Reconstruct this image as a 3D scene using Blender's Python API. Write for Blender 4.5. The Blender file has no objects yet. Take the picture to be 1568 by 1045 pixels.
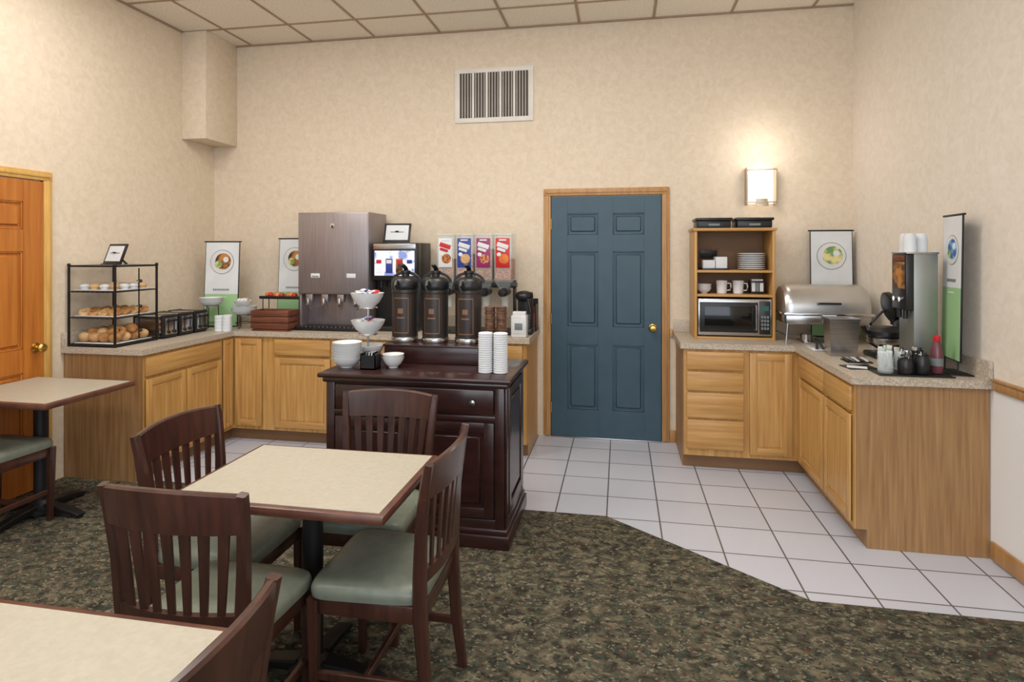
import bpy, bmesh, math, random
from mathutils import Matrix, Vector, Euler
random.seed(7)
scene = bpy.context.scene
PI = math.pi

# ------------------------------------------------------------------ colour helpers
def lin(c):
    c = c / 255.0
    return c / 12.92 if c <= 0.04045 else ((c + 0.055) / 1.055) ** 2.4
def C(r, g, b):
    return (lin(r), lin(g), lin(b), 1.0)

MATS = {}
def pmat(name, col, rough=0.5, metal=0.0, col2=None, sc=(1, 1, 1), n=5.0, bump=0.0,
         alpha=1.0, emit=None, es=0.0, coat=0.0, detail=4.0, lo=0.35, hi=0.65, world=False, trans=0.0, spec=None):
    if name in MATS:
        return MATS[name]
    m = bpy.data.materials.new(name)
    m.use_nodes = True
    nt = m.node_tree
    p = nt.nodes["Principled BSDF"]
    p.inputs["Base Color"].default_value = col
    p.inputs["Roughness"].default_value = rough
    p.inputs["Metallic"].default_value = metal
    p.inputs["Alpha"].default_value = alpha
    if spec is not None:
        p.inputs["Specular IOR Level"].default_value = spec
    if coat:
        p.inputs["Coat Weight"].default_value = coat
        p.inputs["Coat Roughness"].default_value = 0.15
    if trans:
        p.inputs["Transmission Weight"].default_value = trans
    if emit:
        p.inputs["Emission Color"].default_value = emit
        p.inputs["Emission Strength"].default_value = es
    tc = nt.nodes.new("ShaderNodeTexCoord")
    mp = nt.nodes.new("ShaderNodeMapping")
    mp.inputs["Scale"].default_value = sc
    nz = nt.nodes.new("ShaderNodeTexNoise")
    nz.inputs["Scale"].default_value = n
    nz.inputs["Detail"].default_value = detail
    nt.links.new(tc.outputs["Object"], mp.inputs[0])
    nt.links.new(mp.outputs[0], nz.inputs["Vector"])
    if col2 is None:
        col2 = tuple(min(1, v * 0.9) for v in col[:3]) + (1,)
    rp = nt.nodes.new("ShaderNodeValToRGB")
    rp.color_ramp.elements[0].position = lo
    rp.color_ramp.elements[0].color = col2
    rp.color_ramp.elements[1].position = hi
    rp.color_ramp.elements[1].color = col
    nt.links.new(nz.outputs["Fac"], rp.inputs[0])
    nt.links.new(rp.outputs[0], p.inputs["Base Color"])
    if bump:
        bp = nt.nodes.new("ShaderNodeBump")
        bp.inputs["Strength"].default_value = bump
        bp.inputs["Distance"].default_value = 0.003
        nt.links.new(nz.outputs["Fac"], bp.inputs["Height"])
        nt.links.new(bp.outputs[0], p.inputs["Normal"])
    MATS[name] = m
    return m

OAK = pmat("oak_vertical", C(206, 162, 98), 0.38, col2=C(178, 130, 70), sc=(30, 30, 1.6), n=1.6, bump=0.06, lo=0.3, hi=0.7)
OAKH = pmat("oak_horizontal", C(204, 160, 98), 0.38, col2=C(174, 127, 69), sc=(1.6, 1.6, 30), n=1.6, bump=0.06, lo=0.3, hi=0.7)
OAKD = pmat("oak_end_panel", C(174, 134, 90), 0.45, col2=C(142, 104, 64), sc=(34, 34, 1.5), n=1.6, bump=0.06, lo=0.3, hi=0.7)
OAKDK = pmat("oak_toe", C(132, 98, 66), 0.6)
DOORW = pmat("door_orange_wood", C(194, 122, 50), 0.35, col2=C(168, 96, 38), sc=(28, 28, 1.2), n=1.6, lo=0.3, hi=0.7)
CASE = pmat("casing_oak", C(190, 146, 94), 0.4, col2=C(164, 119, 72), sc=(20, 20, 2), n=2, lo=0.3, hi=0.7)
CASEL = pmat("casing_pine", C(218, 176, 102), 0.4, col2=C(198, 152, 80), sc=(20, 20, 2), n=2, lo=0.3, hi=0.7)
MAH = pmat("mahogany", C(76, 44, 34), 0.3, col2=C(51, 29, 24), sc=(14, 14, 1.5), n=2.5, coat=0.25, lo=0.3, hi=0.7)
MAHI = pmat("espresso_wood", C(58, 31, 28), 0.28, col2=C(41, 21, 20), sc=(3, 14, 14), n=2.0, coat=0.3, lo=0.3, hi=0.7)
SEATG = pmat("green_vinyl", C(122, 128, 115), 0.36, col2=C(113, 119, 106), n=30, bump=0.05)
LAMI = pmat("cream_laminate", C(183, 176, 160), 0.42, col2=C(174, 167, 150), n=60, lo=0.3, hi=0.7)
LEDGE = pmat("table_edge_wood", C(102, 64, 50), 0.35, col2=C(82, 48, 38), n=12)
CTOP = pmat("counter_laminate", C(200, 188, 171), 0.4, col2=C(166, 152, 135), n=110, lo=0.38, hi=0.6)
BLACK = pmat("black_plastic", C(26, 26, 28), 0.35)
BLKM = pmat("black_metal", C(30, 30, 32), 0.45, metal=0.3)
STEEL = pmat("stainless_steel", C(194, 192, 191), 0.26, metal=1.0, col2=C(174, 172, 172), sc=(2, 2, 60), n=2)
STEELW = pmat("stainless_brushed", C(160, 151, 152), 0.38, metal=0.7, col2=C(148, 139, 141), sc=(60, 60, 2), n=2)
CHROME = pmat("chrome", C(215, 215, 215), 0.14, metal=1.0)
WHITE = pmat("white_ceramic", C(222, 223, 224), 0.25)
PAPER = pmat("white_paper", C(222, 225, 228), 0.7)
WHPL = pmat("white_metal_paint", C(228, 223, 214), 0.45)
VENTB = pmat("vent_back", C(88, 79, 72), 0.8)
DARK = pmat("dark_void", C(40, 34, 30), 0.8)
BRASS = pmat("brass", C(212, 176, 96), 0.22, metal=1.0)
BLUE = pmat("blue_door_paint", C(56, 82, 96), 0.42, col2=C(52, 77, 91), n=8)
GREEN = pmat("sign_green", C(160, 200, 148), 0.5, col2=C(150, 192, 138), n=3)
CLEAR2 = pmat("clear_glass", C(225, 235, 235), 0.06, alpha=0.3)
SHELFC = pmat("clear_shelf", C(220, 225, 225), 0.2, alpha=0.35)
BREAD = pmat("bread_crust", C(194, 144, 86), 0.7, col2=C(150, 98, 52), n=18)
BUN = pmat("bun_light", C(216, 182, 134), 0.7, col2=C(186, 138, 86), n=14)
CERE = pmat("cereal", C(196, 130, 66), 0.8, col2=C(120, 66, 34), n=70, lo=0.4, hi=0.6)
CERE2 = pmat("cereal_mixed", C(210, 150, 80), 0.8, col2=C(150, 60, 90), n=60, lo=0.45, hi=0.55)
RED = pmat("label_red", C(196, 40, 46), 0.4)
LPUR = pmat("label_purple", C(150, 40, 104), 0.4)
LBLU = pmat("label_blue", C(50, 66, 150), 0.4)
ORNG = pmat("orange_fruit", C(226, 140, 50), 0.5, col2=C(200, 90, 40), n=8)
BROWNCUP = pmat("brown_cup", C(120, 86, 62), 0.6, col2=C(70, 46, 34), n=40)
CRATE = pmat("crate_wood", C(122, 70, 48), 0.5, col2=C(92, 50, 34), sc=(2, 10, 30), n=2)
FOOD = pmat("food_print", C(190, 130, 60), 0.5, col2=C(70, 44, 34), n=14, lo=0.42, hi=0.58)
FOOD2 = pmat("food_print_green", C(226, 214, 150), 0.5, col2=C(110, 150, 90), n=18, lo=0.42, hi=0.58)
FOOD3 = pmat("food_print_blue", C(120, 180, 220), 0.5, col2=C(40, 90, 160), n=18, lo=0.42, hi=0.58)
GREYT = pmat("grey_print", C(120, 130, 130), 0.6)
LEDP = pmat("lit_display", C(235, 235, 240), 0.3, col2=C(90, 110, 190), n=9, lo=0.42, hi=0.5, emit=C(200, 210, 240), es=0.35)
BRNZ = pmat("label_bronze", C(70, 56, 42), 0.35, metal=0.4)
SHADE = pmat("lamp_shade_glow", C(255, 246, 234), 0.6, col2=C(255, 244, 230), emit=C(255, 240, 218), es=1.5)

# ------------------------------------------------------------------ mesh builder
class B:
    def __init__(s, name, loc=(0, 0, 0), rz=0.0):
        s.name = name; s.loc = loc; s.rz = rz
        s.v = []; s.f = []; s.fm = []; s.mats = []; s.M = Matrix.Identity(4)
    def mi(s, m):
        if m not in s.mats: s.mats.append(m)
        return s.mats.index(m)
    def add(s, vs, fs, m):
        o = len(s.v); k = s.mi(m)
        for v in vs: s.v.append(s.M @ Vector(v))
        for f in fs:
            s.f.append([i + o for i in f]); s.fm.append(k)
    def box(s, c, d, m, bev=0.0, rot=None, seg=2):
        bm = bmesh.new()
        bmesh.ops.create_cube(bm, size=1.0)
        for v in bm.verts:
            v.co = Vector((v.co.x * d[0], v.co.y * d[1], v.co.z * d[2]))
        if bev > 0:
            bev = min(bev, min(d) * 0.48)
            bmesh.ops.bevel(bm, geom=list(bm.edges), offset=bev, segments=seg, affect='EDGES', profile=0.5)
        R = Euler(rot).to_matrix() if rot else Matrix.Identity(3)
        cc = Vector(c)
        bm.verts.index_update()
        s.add([R @ v.co + cc for v in bm.verts], [[v.index for v in f.verts] for f in bm.faces], m)
        bm.free()
    def bx(s, x0, x1, y0, y1, z0, z1, m, bev=0.0):
        s.box(((x0 + x1) / 2, (y0 + y1) / 2, (z0 + z1) / 2), (abs(x1 - x0), abs(y1 - y0), abs(z1 - z0)), m, bev)
    def loft(s, rings, m, cap=True, closed=False):
        n = len(rings[0]); vs = []; fs = []
        for r in rings: vs += [Vector(p) for p in r]
        R = len(rings)
        for i in range(R if closed else R - 1):
            a = i * n; b = ((i + 1) % R) * n
            for j in range(n):
                k = (j + 1) % n
                fs.append([a + j, a + k, b + k, b + j])
        if cap and not closed:
            fs.append(list(range(n))[::-1]); fs.append([(R - 1) * n + j for j in range(n)])
        s.add(vs, fs, m)
    def lathe(s, prof, c, m, seg=24, sx=1.0, sy=1.0, R=None):
        rings = []
        for r, z in prof:
            r = max(r, 0.0004)
            ring = []
            for j in range(seg):
                a = 2 * PI * j / seg
                p = Vector((r * math.cos(a) * sx, r * math.sin(a) * sy, z))
                if R: p = R @ p
                ring.append(p + Vector(c))
            rings.append(ring)
        s.loft(rings, m)
    def cyl(s, p0, p1, r, m, seg=16, r1=None):
        s.tube([p0, p1], r, m, seg, rl=[r, r if r1 is None else r1])
    def frames(s, path, ref):
        out = []
        P = [Vector(p) for p in path]
        for i in range(len(P)):
            T = (P[min(i + 1, len(P) - 1)] - P[max(i - 1, 0)]).normalized()
            rf = Vector(ref)
            if abs(T.dot(rf)) > 0.97: rf = Vector((1, 0, 0)) if abs(T.x) < 0.8 else Vector((0, 1, 0))
            S = T.cross(rf).normalized(); N = S.cross(T).normalized()
            out.append((P[i], S, N))
        return out
    def tube(s, path, r, m, seg=8, rl=None, ref=(0, 0, 1)):
        rings = []
        for i, (p, S, N) in enumerate(s.frames(path, ref)):
            rr = rl[i] if rl else r
            rings.append([p + S * rr * math.cos(2 * PI * j / seg) + N * rr * math.sin(2 * PI * j / seg) for j in range(seg)])
        s.loft(rings, m)
    def strip(s, path, w, h, m, ref=(0, 0, 1), wl=None, hl=None):
        rings = []
        for i, (p, S, N) in enumerate(s.frames(path, ref)):
            a = (wl[i] if wl else w) / 2; b = (hl[i] if hl else h) / 2
            e = min(a, b) * 0.35
            rings.append([p + S * x + N * y for x, y in ((a - e, b), (-a + e, b), (-a, b - e), (-a, -b + e), (-a + e, -b), (a - e, -b), (a, -b + e), (a, b - e))])
        s.loft(rings, m)
    def prism(s, poly, z0, z1, m):
        s.loft([[(x, y, z0) for x, y in poly], [(x, y, z1) for x, y in poly]], m)
    def ball(s, c, r, m, sc=(1, 1, 1), seg=12, half=False):
        n = 8
        prof = []
        for i in range(n + 1):
            a = -PI / 2 + PI * i / n
            if half and a < 0: continue
            prof.append((r * math.cos(a), r * math.sin(a) * sc[2]))
        s.lathe(prof, c, m, seg, sc[0], sc[1])
    def torus(s, c, R, r, m, seg=18, k=8, rot=None):
        Q = Euler(rot).to_matrix() if rot else Matrix.Identity(3)
        rings = []
        for i in range(seg):
            a = 2 * PI * i / seg
            ring = []
            for j in range(k):
                b = 2 * PI * j / k
                p = Vector(((R + r * math.cos(b)) * math.cos(a), (R + r * math.cos(b)) * math.sin(a), r * math.sin(b)))
                ring.append(Q @ p + Vector(c))
            rings.append(ring)
        s.loft(rings, m, closed=True)
    def done(s, ang=38):
        me = bpy.data.meshes.new(s.name)
        me.from_pydata([tuple(v) for v in s.v], [], s.f)
        for m in s.mats: me.materials.append(m)
        me.polygons.foreach_set("material_index", s.fm)
        bm = bmesh.new(); bm.from_mesh(me)
        bmesh.ops.recalc_face_normals(bm, faces=list(bm.faces))
        bm.to_mesh(me); bm.free()
        me.polygons.foreach_set("use_smooth", [True] * len(me.polygons))
        me.set_sharp_from_angle(angle=math.radians(ang))
        me.update()
        ob = bpy.data.objects.new(s.name, me)
        ob.location = s.loc; ob.rotation_euler = (0, 0, s.rz)
        scene.collection.objects.link(ob)
        return ob

def frame(o, xd, od):
    x = Vector(xd).normalized(); y = Vector(od).normalized(); z = Vector((0, 0, 1))
    M = Matrix.Identity(4)
    for i in range(3):
        M[i][0] = x[i]; M[i][1] = y[i]; M[i][2] = z[i]; M[i][3] = o[i]
    return M

# ------------------------------------------------------------------ room constants
YB = 5.04; XL = -3.79; ZC = 3.5; YF = -1.6
def XR(y): return 1.785 + (YB - y) * 0.045
RD = Vector((0.045, -1, 0)).normalized()     # right wall direction toward the viewer
RN = Vector((-1, -0.045, 0)).normalized()    # right wall inward normal

# ---- surface materials
def wallpaper(name, c1, c2, split=None, c3=None):
    m = bpy.data.materials.new(name); m.use_nodes = True
    nt = m.node_tree; p = nt.nodes["Principled BSDF"]; p.inputs["Roughness"].default_value = 0.75
    g = nt.nodes.new("ShaderNodeNewGeometry")
    n1 = nt.nodes.new("ShaderNodeTexNoise"); n1.inputs["Scale"].default_value = 20; n1.inputs["Detail"].default_value = 8
    n1.inputs["Distortion"].default_value = 0.9
    nt.links.new(g.outputs["Position"], n1.inputs["Vector"])
    rp = nt.nodes.new("ShaderNodeValToRGB")
    rp.color_ramp.elements[0].position = 0.32; rp.color_ramp.elements[0].color = c2
    rp.color_ramp.elements[1].position = 0.66; rp.color_ramp.elements[1].color = c1
    nt.links.new(n1.outputs["Fac"], rp.inputs[0])
    out = rp.outputs[0]
    if split:
        sp = nt.nodes.new("ShaderNodeSeparateXYZ"); nt.links.new(g.outputs["Position"], sp.inputs[0])
        lt = nt.nodes.new("ShaderNodeMath"); lt.operation = 'LESS_THAN'; lt.inputs[1].default_value = split
        nt.links.new(sp.outputs["Z"], lt.inputs[0])
        mx = nt.nodes.new("ShaderNodeMix"); mx.data_type = 'RGBA'
        nt.links.new(lt.outputs[0], mx.inputs[0]); nt.links.new(out, mx.inputs[6]); mx.inputs[7].default_value = c3
        out = mx.outputs[2]
    nt.links.new(out, p.inputs["Base Color"])
    n2 = nt.nodes.new("ShaderNodeTexNoise"); n2.inputs["Scale"].default_value = 60; n2.inputs["Detail"].default_value = 3
    nt.links.new(g.outputs["Position"], n2.inputs["Vector"])
    bp = nt.nodes.new("ShaderNodeBump"); bp.inputs["Strength"].default_value = 0.15; bp.inputs["Distance"].default_value = 0.003
    nt.links.new(n2.outputs["Fac"], bp.inputs["Height"]); nt.links.new(bp.outputs[0], p.inputs["Normal"])
    return m
WALLM = wallpaper("wallpaper_cream", C(226, 211, 190), C(217, 200, 176))
WALLR = wallpaper("wallpaper_right", C(230, 221, 209), C(222, 211, 196), 0.9, C(228, 227, 225))

def gridmat(name, size, ox, oy, ca, cb, cm, mortar, rough, bump):
    m = bpy.data.materials.new(name); m.use_nodes = True
    nt = m.node_tree; p = nt.nodes["Principled BSDF"]
    g = nt.nodes.new("ShaderNodeNewGeometry")
    mp = nt.nodes.new("ShaderNodeMapping"); mp.inputs["Location"].default_value = (-ox + size * 40, -oy + size * 40, 0)
    nt.links.new(g.outputs["Position"], mp.inputs[0])
    br = nt.nodes.new("ShaderNodeTexBrick"); br.offset = 0.0; br.squash = 1.0
    br.inputs["Scale"].default_value = 1.0; br.inputs["Brick Width"].default_value = size; br.inputs["Row Height"].default_value = size
    br.inputs["Mortar Size"].default_value = mortar; br.inputs["Mortar Smooth"].default_value = 0.1
    br.inputs["Color1"].default_value = ca; br.inputs["Color2"].default_value = cb; br.inputs["Mortar"].default_value = cm
    nt.links.new(mp.outputs[0], br.inputs["Vector"]); nt.links.new(br.outputs["Color"], p.inputs["Base Color"])
    p.inputs["Roughness"].default_value = rough
    bp = nt.nodes.new("ShaderNodeBump"); bp.invert = True; bp.inputs["Strength"].default_value = bump; bp.inputs["Distance"].default_value = 0.004
    nt.links.new(br.outputs["Fac"], bp.inputs["Height"]); nt.links.new(bp.outputs[0], p.inputs["Normal"])
    return m
TILE = gridmat("white_floor_tile", 0.3048, -0.08, 3.545, C(197, 200, 211), C(192, 195, 206), C(100, 96, 96), 0.0045, 0.3, 0.5)

def carpetmat():
    m = bpy.data.materials.new("carpet_mottled"); m.use_nodes = True
    nt = m.node_tree; p = nt.nodes["Principled BSDF"]; p.inputs["Roughness"].default_value = 0.95
    p.inputs["Specular IOR Level"].default_value = 0.1
    g = nt.nodes.new("ShaderNodeNewGeometry")
    def noise(sc, det, dist=0.0, off=0.0):
        n = nt.nodes.new("ShaderNodeTexNoise"); n.inputs["Scale"].default_value = sc; n.inputs["Detail"].default_value = det
        n.inputs["Distortion"].default_value = dist
        mp = nt.nodes.new("ShaderNodeMapping"); mp.inputs["Location"].default_value = (off, off * .7, 0)
        mp.inputs["Scale"].default_value = (1, 1.35, 1)
        nt.links.new(g.outputs["Position"], mp.inputs[0]); nt.links.new(mp.outputs[0], n.inputs["Vector"]); return n
    def ramp(src, els):
        r = nt.nodes.new("ShaderNodeValToRGB")
        while len(r.color_ramp.elements) < len(els): r.color_ramp.elements.new(0.5)
        for e, (q, c) in zip(r.color_ramp.elements, els): e.position = q; e.color = c
        nt.links.new(src, r.inputs[0]); return r
    def mix(fac, a, colr):
        mx = nt.nodes.new("ShaderNodeMix"); mx.data_type = 'RGBA'
        nt.links.new(fac, mx.inputs[0]); nt.links.new(a, mx.inputs[6]); mx.inputs[7].default_value = colr
        return mx.outputs[2]
    a = noise(16, 6, 0.8)
    ra = ramp(a.outputs["Fac"], [(0.36, C(54, 50, 44)), (0.46, C(72, 69, 58)), (0.54, C(88, 82, 68)), (0.66, C(112, 104, 85))])
    out = ra.outputs[0]
    rb = ramp(noise(52, 2, 0.5, 3).outputs["Fac"], [(0.59, (0, 0, 0, 1)), (0.65, (.8, .8, .8, 1))])
    out = mix(rb.outputs[0], out, C(136, 130, 110))
    rc = ramp(noise(36, 2, 0.3, 7).outputs["Fac"], [(0.66, (0, 0, 0, 1)), (0.71, (.9, .9, .9, 1))])
    out = mix(rc.outputs[0], out, C(108, 60, 50))
    rd = ramp(noise(38, 2, 0.4, 13).outputs["Fac"], [(0.61, (0, 0, 0, 1)), (0.66, (.85, .85, .85, 1))])
    out = mix(rd.outputs[0], out, C(56, 76, 66))
    re = ramp(noise(46, 2, 0.4, 21).outputs["Fac"], [(0.60, (0, 0, 0, 1)), (0.66, (.85, .85, .85, 1))])
    out = mix(re.outputs[0], out, C(40, 38, 36))
    nt.links.new(out, p.inputs["Base Color"])
    bp = nt.nodes.new("ShaderNodeBump"); bp.inputs["Strength"].default_value = 0.5; bp.inputs["Distance"].default_value = 0.004
    f = noise(220, 2); nt.links.new(f.outputs["Fac"], bp.inputs["Height"]); nt.links.new(bp.outputs[0], p.inputs["Normal"])
    return m
CARP = carpetmat()
CEIL = pmat("ceiling_tile", C(240, 232, 218), 0.9, col2=C(228, 218, 202), n=70, bump=0.2, lo=0.4, hi=0.6)
GRID = pmat("ceiling_tbar", C(164, 140, 118), 0.5)

# ------------------------------------------------------------------ room shell
b = B("floor"); b.bx(XL - 0.1, 2.3, YF, YB + 0.1, -0.1, 0, TILE); b.done()
b = B("carpet")
b.prism([(XL, YF), (XR(YF), YF), (XR(2.85), 2.85), (0.84, 2.85), (-0.08, 3.545), (-3.165, 3.545), (-3.165, 3.485), (XL, 3.485)], 0.0, 0.008, CARP)
b.done()
b = B("wall_back"); b.bx(XL - 0.1, 2.3, YB, YB + 0.12, 0, ZC + 0.05, WALLM); b.done()
b = B("wall_left"); b.bx(XL - 0.12, XL, YF, YB, 0, ZC + 0.05, WALLM); b.done()
b = B("wall_right"); b.prism([(XR(YB), YB), (XR(YF), YF), (2.4, YF), (2.4, YB)], 0, ZC + 0.05, WALLR); b.done()
b = B("ceiling"); b.bx(XL - 0.1, 2.3, YF, YB + 0.1, ZC, ZC + 0.1, CEIL)
x = -0.34 - 0.61 * 5
while x < 1.9:
    b.bx(x - 0.010, x + 0.010, YF, YB - 0.004, ZC - 0.006, ZC + 0.001, GRID); x += 0.61
y = 4.62
while y > YF:
    b.bx(XL + 0.004, XR(y) - 0.004, y - 0.010, y + 0.010, ZC - 0.0065, ZC + 0.001, GRID); y -= 0.61
b.bx(XL + 0.002, XR(YB) - .002, YB - 0.022, YB - 0.002, ZC - 0.012, ZC, GRID)
b.bx(XL + 0.001, XL + 0.022, YF, YB - .01, ZC - 0.012, ZC, GRID)
b.done()
b = B("trim_1"); b.bx(XL, -3.55, 4.61, YB, 2.555, ZC, WALLM, 0.004); b.done()   # boxed chase in the corner

# right wall chair rail + baseboards
b = B("trim_2"); b.M = frame((XR(3.38), 3.38, 0), RD, RN)
b.bx(0, 4.8, 0.001, 0.018, 0.868, 0.915, CASE, 0.005); b.bx(0, 4.8, 0.001, 0.026, 0.915, 0.928, CASE, 0.004); b.done()
b = B("baseboard_right"); b.M = frame((XR(3.40), 3.40, 0), RD, RN)
b.bx(0, 4.8, 0.001, 0.016, 0.009, 0.10, CASE, 0.004); b.done()
b = B("baseboard_back"); b.bx(0.398, 0.445, YB - 0.016, YB - .001, 0.001, 0.10, CASE, 0.003); b.bx(0.398, 0.422, YB - 0.02, YB - .001, 0.868, 0.93, CASE, 0.003); b.done()
b = B("baseboard_left"); b.bx(XL + .001, XL + 0.016, YF, 2.33, 0.009, 0.10, CASE, 0.004); b.done()

# ------------------------------------------------------------------ six panel doors
def sixpanel(name, M, w, mat, case, knob_x, cw=0.062, sill=True):
    b = B(name); b.M = M
    h = 2.03
    b.bx(0, w, 0.002, 0.012, 0.012, h, mat)
    cols = [(0.135, w / 2 - 0.06), (w / 2 + 0.06, w - 0.135)]
    rows = [(0.24, 0.79), (0.94, 1.57), (1.71, 1.89)]
    T0, T1 = 0.004, 0.024
    for x0, x1 in ((0, 0.135), (w / 2 - 0.06, w / 2 + 0.06), (w - 0.135, w)):
        b.bx(x0, x1, T0, T1, 0.012, h, mat)
    for z0, z1 in ((0.012, 0.24), (0.79, 0.94), (1.57, 1.71), (1.89, h)):
        for x0, x1 in cols: b.bx(x0 - .001, x1 + .001, T0, T1, z0, z1, mat)
    for x0, x1 in cols:
        for z0, z1 in rows:
            b.box(((x0 + x1) / 2, 0.013, (z0 + z1) / 2), (x1 - x0 - 0.05, 0.02, z1 - z0 - 0.05), mat, 0.009, seg=1)
            for a0, a1, c0, c1 in ((x0, x1, z0, z0 + .012), (x0, x1, z1 - .012, z1), (x0, x0 + .012, z0, z1), (x1 - .012, x1, z0, z1)):
                b.bx(a0, a1, 0.01, 0.021, c0, c1, mat, 0.004)
    # casing
    for x0, x1 in ((-cw - .006, -.006), (w + .006, w + cw + .006)):
        b.bx(x0, x1, 0.001, 0.022, 0.009, h + 0.012, case, 0.006)
        b.bx(x0 + cw * .3, x1 - cw * .3, 0.015, 0.028, 0.009, h + 0.012, case, 0.005)
    b.bx(-cw - .006, w + cw + .006, 0.001, 0.024, h + 0.008, h + 0.008 + cw, case, 0.006)
    b.bx(-cw + .01, w + cw - .01, 0.015, 0.03, h + 0.03, h + 0.052, case, 0.005)
    b.bx(-0.006, 0, .001, .016, 0.009, h + .008, DARK); b.bx(w, w + 0.006, .001, .016, 0.009, h + .008, DARK)
    if sill: b.bx(0, w, 0.001, 0.04, 0.0, 0.012, STEEL, 0.003)
    for hz in (0.25, 1.0, 1.8):
        b.cyl((-.003 if knob_x > w / 2 else w + .003, .026, hz - .045), (-.003 if knob_x > w / 2 else w + .003, .026, hz + .045), .006, BRASS, 8)
    # knob
    R = Matrix.Rotation(-PI / 2, 3, 'X')
    b.lathe([(0.032, 0), (0.032, 0.006), (0.012, 0.012), (0.011, 0.035), (0.026, 0.045), (0.03, 0.06), (0.022, 0.072), (0.0, 0.074)], (knob_x, 0.024, 0.94), BRASS, 20, R=R)
    return b.done()
sixpanel("door_1", frame((-0.575, YB, 0), (1, 0, 0), (0, -1, 0)), 0.903, BLUE, CASE, 0.835)
sixpanel("door_2", frame((XL, 2.41, 0), (0, 1, 0), (1, 0, 0)), 0.91, DOORW, CASEL, 0.855, sill=False)

# ------------------------------------------------------------------ vent
b = B("air_vent_grille"); b.M = frame((-1.427, YB, 2.69), (1, 0, 0), (0, -1, 0))
W, H = 0.695, 0.475
b.bx(0.03, W - .03, 0.001, 0.004, 0.03, H - .03, VENTB)
b.bx(0, W, 0.001, 0.014, 0, 0.042, WHPL, .003); b.bx(0, W, 0.001, 0.014, H - 0.042, H, WHPL, .003)
b.bx(0, 0.045, 0.001, 0.0135, 0.03, H - .03, WHPL, 0.003); b.bx(W - 0.045, W, 0.001, 0.0135, 0.03, H - .03, WHPL, 0.003)
nb = 5; bw = (W - 0.09) / nb
for i in range(1, nb):
    xx = 0.045 + bw * i
    b.bx(xx - 0.009, xx + 0.009, 0.002, 0.016, 0.03, H - 0.03, WHPL)
for i in range(nb):
    for k in range(4):
        xx = 0.045 + bw * i + 0.010 + (bw - .02) * (k + .5) / 4
        b.box((xx, 0.008, H / 2), (0.0045, 0.010, H - 0.08), WHPL)
for q in (0.02, W - 0.02):
    for z in (0.02, H - 0.02): b.cyl((q, 0.012, z), (q, 0.016, z), 0.005, WHPL, 10)
b.done()

# ------------------------------------------------------------------ wall sconce
b = B("wall_sconce"); b.M = frame((1.093, YB, 2.085), (1, 0, 0), (0, -1, 0))
b.bx(-0.06, 0.06, 0.001, 0.02, -0.08, 0.08, BRNZ, 0.004)
b.prism([(-0.1, 0.02), (-0.085, 0.09), (0.085, 0.09), (0.1, 0.02)], -0.135, 0.135, SHADE)
FR = pmat("sconce_frame", C(186, 170, 150), 0.4, metal=0.6)
for sx in (-1, 1):
    b.box((sx * 0.108, 0.05, 0), (0.010, 0.09, 0.30), FR, 0.003)
for z in (-0.128, 0.128):
    b.bx(-0.115, 0.115, 0.092, 0.102, z - 0.005, z + 0.005, FR, 0.002)
b.bx(-0.05, 0.05, 0.092, 0.1, -0.16, -0.13, FR, 0.003)
b.prism([(-0.045, 0.094), (-0.02, 0.1), (0.02, 0.1), (0.045, 0.094)], -0.13, -0.10, FR)
b.done()
for z, e in ((2.37, 3.6), (1.84, 0.8)):
    l = bpy.data.lights.new("sconce_light", 'POINT'); l.energy = e; l.color = (1, 0.93, 0.84); l.shadow_soft_size = 0.08
    o = bpy.data.objects.new("sconce_light", l); o.location = (1.093, YB - 0.28, z); scene.collection.objects.link(o)

# ------------------------------------------------------------------ cabinets
def cab_door(b, x0, x1, z0, z1):
    b.bx(x0, x1, 0.001, 0.012, z0, z1, OAK, 0.002)
    f = 0.05 if x1 - x0 > 0.2 else 0.035
    b.bx(x0, x0 + f, 0.002, 0.02, z0, z1, OAK, 0.003); b.bx(x1 - f, x1, 0.002, 0.02, z0, z1, OAK, 0.003)
    b.bx(x0 + f - .002, x1 - f + .002, 0.002, 0.0195, z0, z0 + f, OAKH, 0.003); b.bx(x0 + f - .002, x1 - f + .002, 0.002, 0.0195, z1 - f, z1, OAKH, 0.003)
    b.box(((x0 + x1) / 2, 0.010, (z0 + z1) / 2), (x1 - x0 - 2 * f - 0.02, 0.008, z1 - z0 - 2 * f - 0.02), OAK, 0.003, seg=1)
def cab_drawer(b, x0, x1, z0, z1):
    b.bx(x0, x1, 0.001, 0.02, z0, z1, OAKH, 0.006)

ZT0, ZT = 0.87, 0.91
g = 0.004
# left L-shaped counter
b = B("buffet_counter")
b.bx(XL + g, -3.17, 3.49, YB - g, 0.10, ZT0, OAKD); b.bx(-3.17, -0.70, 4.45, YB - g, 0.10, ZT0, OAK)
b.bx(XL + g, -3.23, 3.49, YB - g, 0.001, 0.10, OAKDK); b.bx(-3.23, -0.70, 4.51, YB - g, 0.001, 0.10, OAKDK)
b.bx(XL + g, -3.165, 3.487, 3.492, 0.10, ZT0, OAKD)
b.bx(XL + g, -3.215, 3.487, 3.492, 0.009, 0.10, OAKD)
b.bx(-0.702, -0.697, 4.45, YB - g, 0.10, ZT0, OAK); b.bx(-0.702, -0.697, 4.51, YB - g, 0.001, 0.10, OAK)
b.M = frame((-3.17, 3.49, 0), (0, 1, 0), (1, 0, 0))
cab_drawer(b, 0.02, 0.79, 0.72, 0.85); cab_door(b, 0.02, 0.395, 0.13, 0.70); cab_door(b, 0.405, 0.79, 0.13, 0.70); cab_door(b, 0.815, 0.935, 0.13, 0.85)
b.bx(0, 0.96, -0.005, 0.001, 0.10, ZT0, OAK)
b.M = frame((-3.17, 4.45, 0), (1, 0, 0), (0, -1, 0))
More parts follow.
